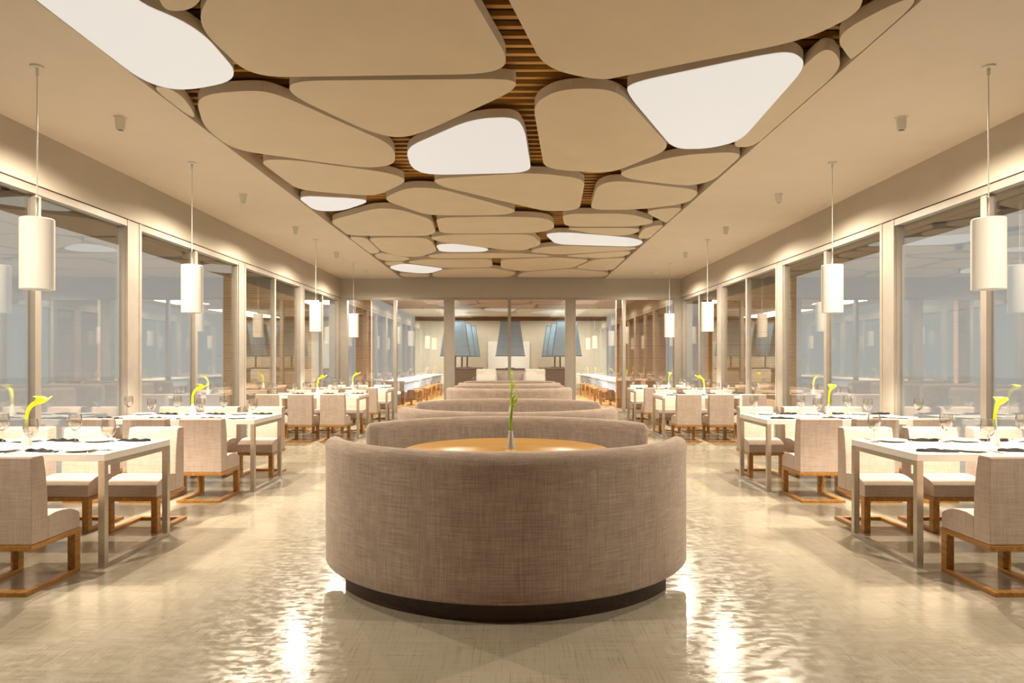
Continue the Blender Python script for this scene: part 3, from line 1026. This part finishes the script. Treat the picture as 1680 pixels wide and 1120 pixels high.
CT = 1.06
bl.put((-0.02, 28.0, CT), 0, 'slate blue lamp with big tapered shade in the centre of the far hall', 'blue shaded lamps in the far hall')
for s in (-1, 1):
    sn = 'left' if s < 0 else 'right'
    for k, (lx, ly) in enumerate(((2.27, 28.0), (2.14, 29.9), (2.03, 31.8))):
        bl.put((s * lx + (0 if s < 0 else 0.02), ly, CT), 0, 'slate blue lamp, %s on the %s black console of the far hall' % (['front', 'middle', 'rear'][k], sn), 'blue shaded lamps in the far hall')
    t = thing('console', (s * 1.95, 30.0, 0), 0, '%s long black console carrying blue lamps in the far hall' % sn, 'console')
    box_obj('cabinet_body', (-0.62, 0.62, -2.4, 2.4, 0.08, 1.02), MAT['black'], t, 0.01)
    box_obj('top', (-0.66, 0.66, -2.45, 2.45, 1.02, CT), MAT['black'], t, 0.005)
    box_obj('plinth', (-0.55, 0.55, -2.3, 2.3, 0.0, 0.08), MAT['black'], t)
    # bar counter with a pale blue front
    t = thing('bar_counter', (s * 3.65, 26.8, 0), 0, 'long %s bar counter with pale blue front in the far hall' % sn, 'bar counter')
    box_obj('counter_front', (-0.34, 0.34, -5.6, 5.6, 0.42, 0.69), MAT['blue_front'], t)
    box_obj('worktop', (-0.37, 0.37, -5.65, 5.65, 0.69, 0.74), MAT['white'], t, 0.004)
    for k in range(8):
        yy = -5.3 + k * 1.51
        boxes_obj('leg', [(-0.30, -0.22, yy, yy + 0.08, 0, 0.42), (0.22, 0.30, yy, yy + 0.08, 0, 0.42)], MAT['wood'], t)
def make_stool():
    t = thing('stool', cat='stool')
    box_obj('seat', (-0.18, 0.18, -0.18, 0.18, 0.42, 0.47), MAT['wood'], t, 0.01)
    for a in (-1, 1):
        for b in (-1, 1):
            x0, x1 = sorted((a * 0.17, a * 0.13)); y0, y1 = sorted((b * 0.17, b * 0.13))
            box_obj('leg', (x0, x1, y0, y1, 0, 0.42), MAT['wood'], t)
    box_obj('stretcher', (-0.13, 0.13, -0.01, 0.01, 0.14, 0.17), MAT['wood'], t)
    return t
stool = Proto(make_stool)
SN = ['first', 'second', 'third', 'fourth', 'fifth']
for s in (-1, 1):
    for k in range(5):
        stool.put((s * 2.95, 21.3 + 1.5 * k, 0), 0, 'wooden stool before the %s blue bar counter, %s from the glass' % ('left' if s < 0 else 'right', SN[k]), 'wooden stools at the bar counters')
# pale lounge sofas and grey cabinet in the middle of the far hall
for s in (-1, 1):
    t = thing('lounge_sofa', (s * 0.98, 27.0, 0), 0, 'white lounge sofa on the %s of the grey cabinet in the far hall' % ('left' if s < 0 else 'right'), 'sofa')
    box_obj('seat', (-0.40, 0.40, -0.40, 0.40, 0.10, 0.48), MAT['white_uph'], t, 0.05, 3)
    box_obj('backrest', (-0.40, 0.40, 0.18, 0.40, 0.48, 1.04), MAT['white_uph'], t, 0.06, 3)
    box_obj('base', (-0.36, 0.36, -0.36, 0.36, 0.0, 0.10), MAT['black'], t)
t = thing('lamp_cabinet', (-0.02, 28.0, 0), 0, 'grey tapered cabinet under the centre blue lamp in the far hall', 'cabinet')
bm = bmesh.new()
rings = []
for hw, z in ((0.46, 0.05), (0.58, 1.0)):
    rings.append([bm.verts.new((a * hw, b * 0.3, z)) for a, b in ((-1, -1), (1, -1), (1, 1), (-1, 1))])
a, b = rings
for k in range(4):
    bm.faces.new((a[k], a[(k + 1) % 4], b[(k + 1) % 4], b[k]))
bm.faces.new(a); bm.faces.new(b)
link_mesh('cabinet_body', bm, MAT['grey_uph'], t)
box_obj('top', (-0.60, 0.60, -0.32, 0.32, 1.0, CT), MAT['black'], t)
box_obj('plinth', (-0.40, 0.40, -0.26, 0.26, 0.0, 0.05), MAT['black'], t)
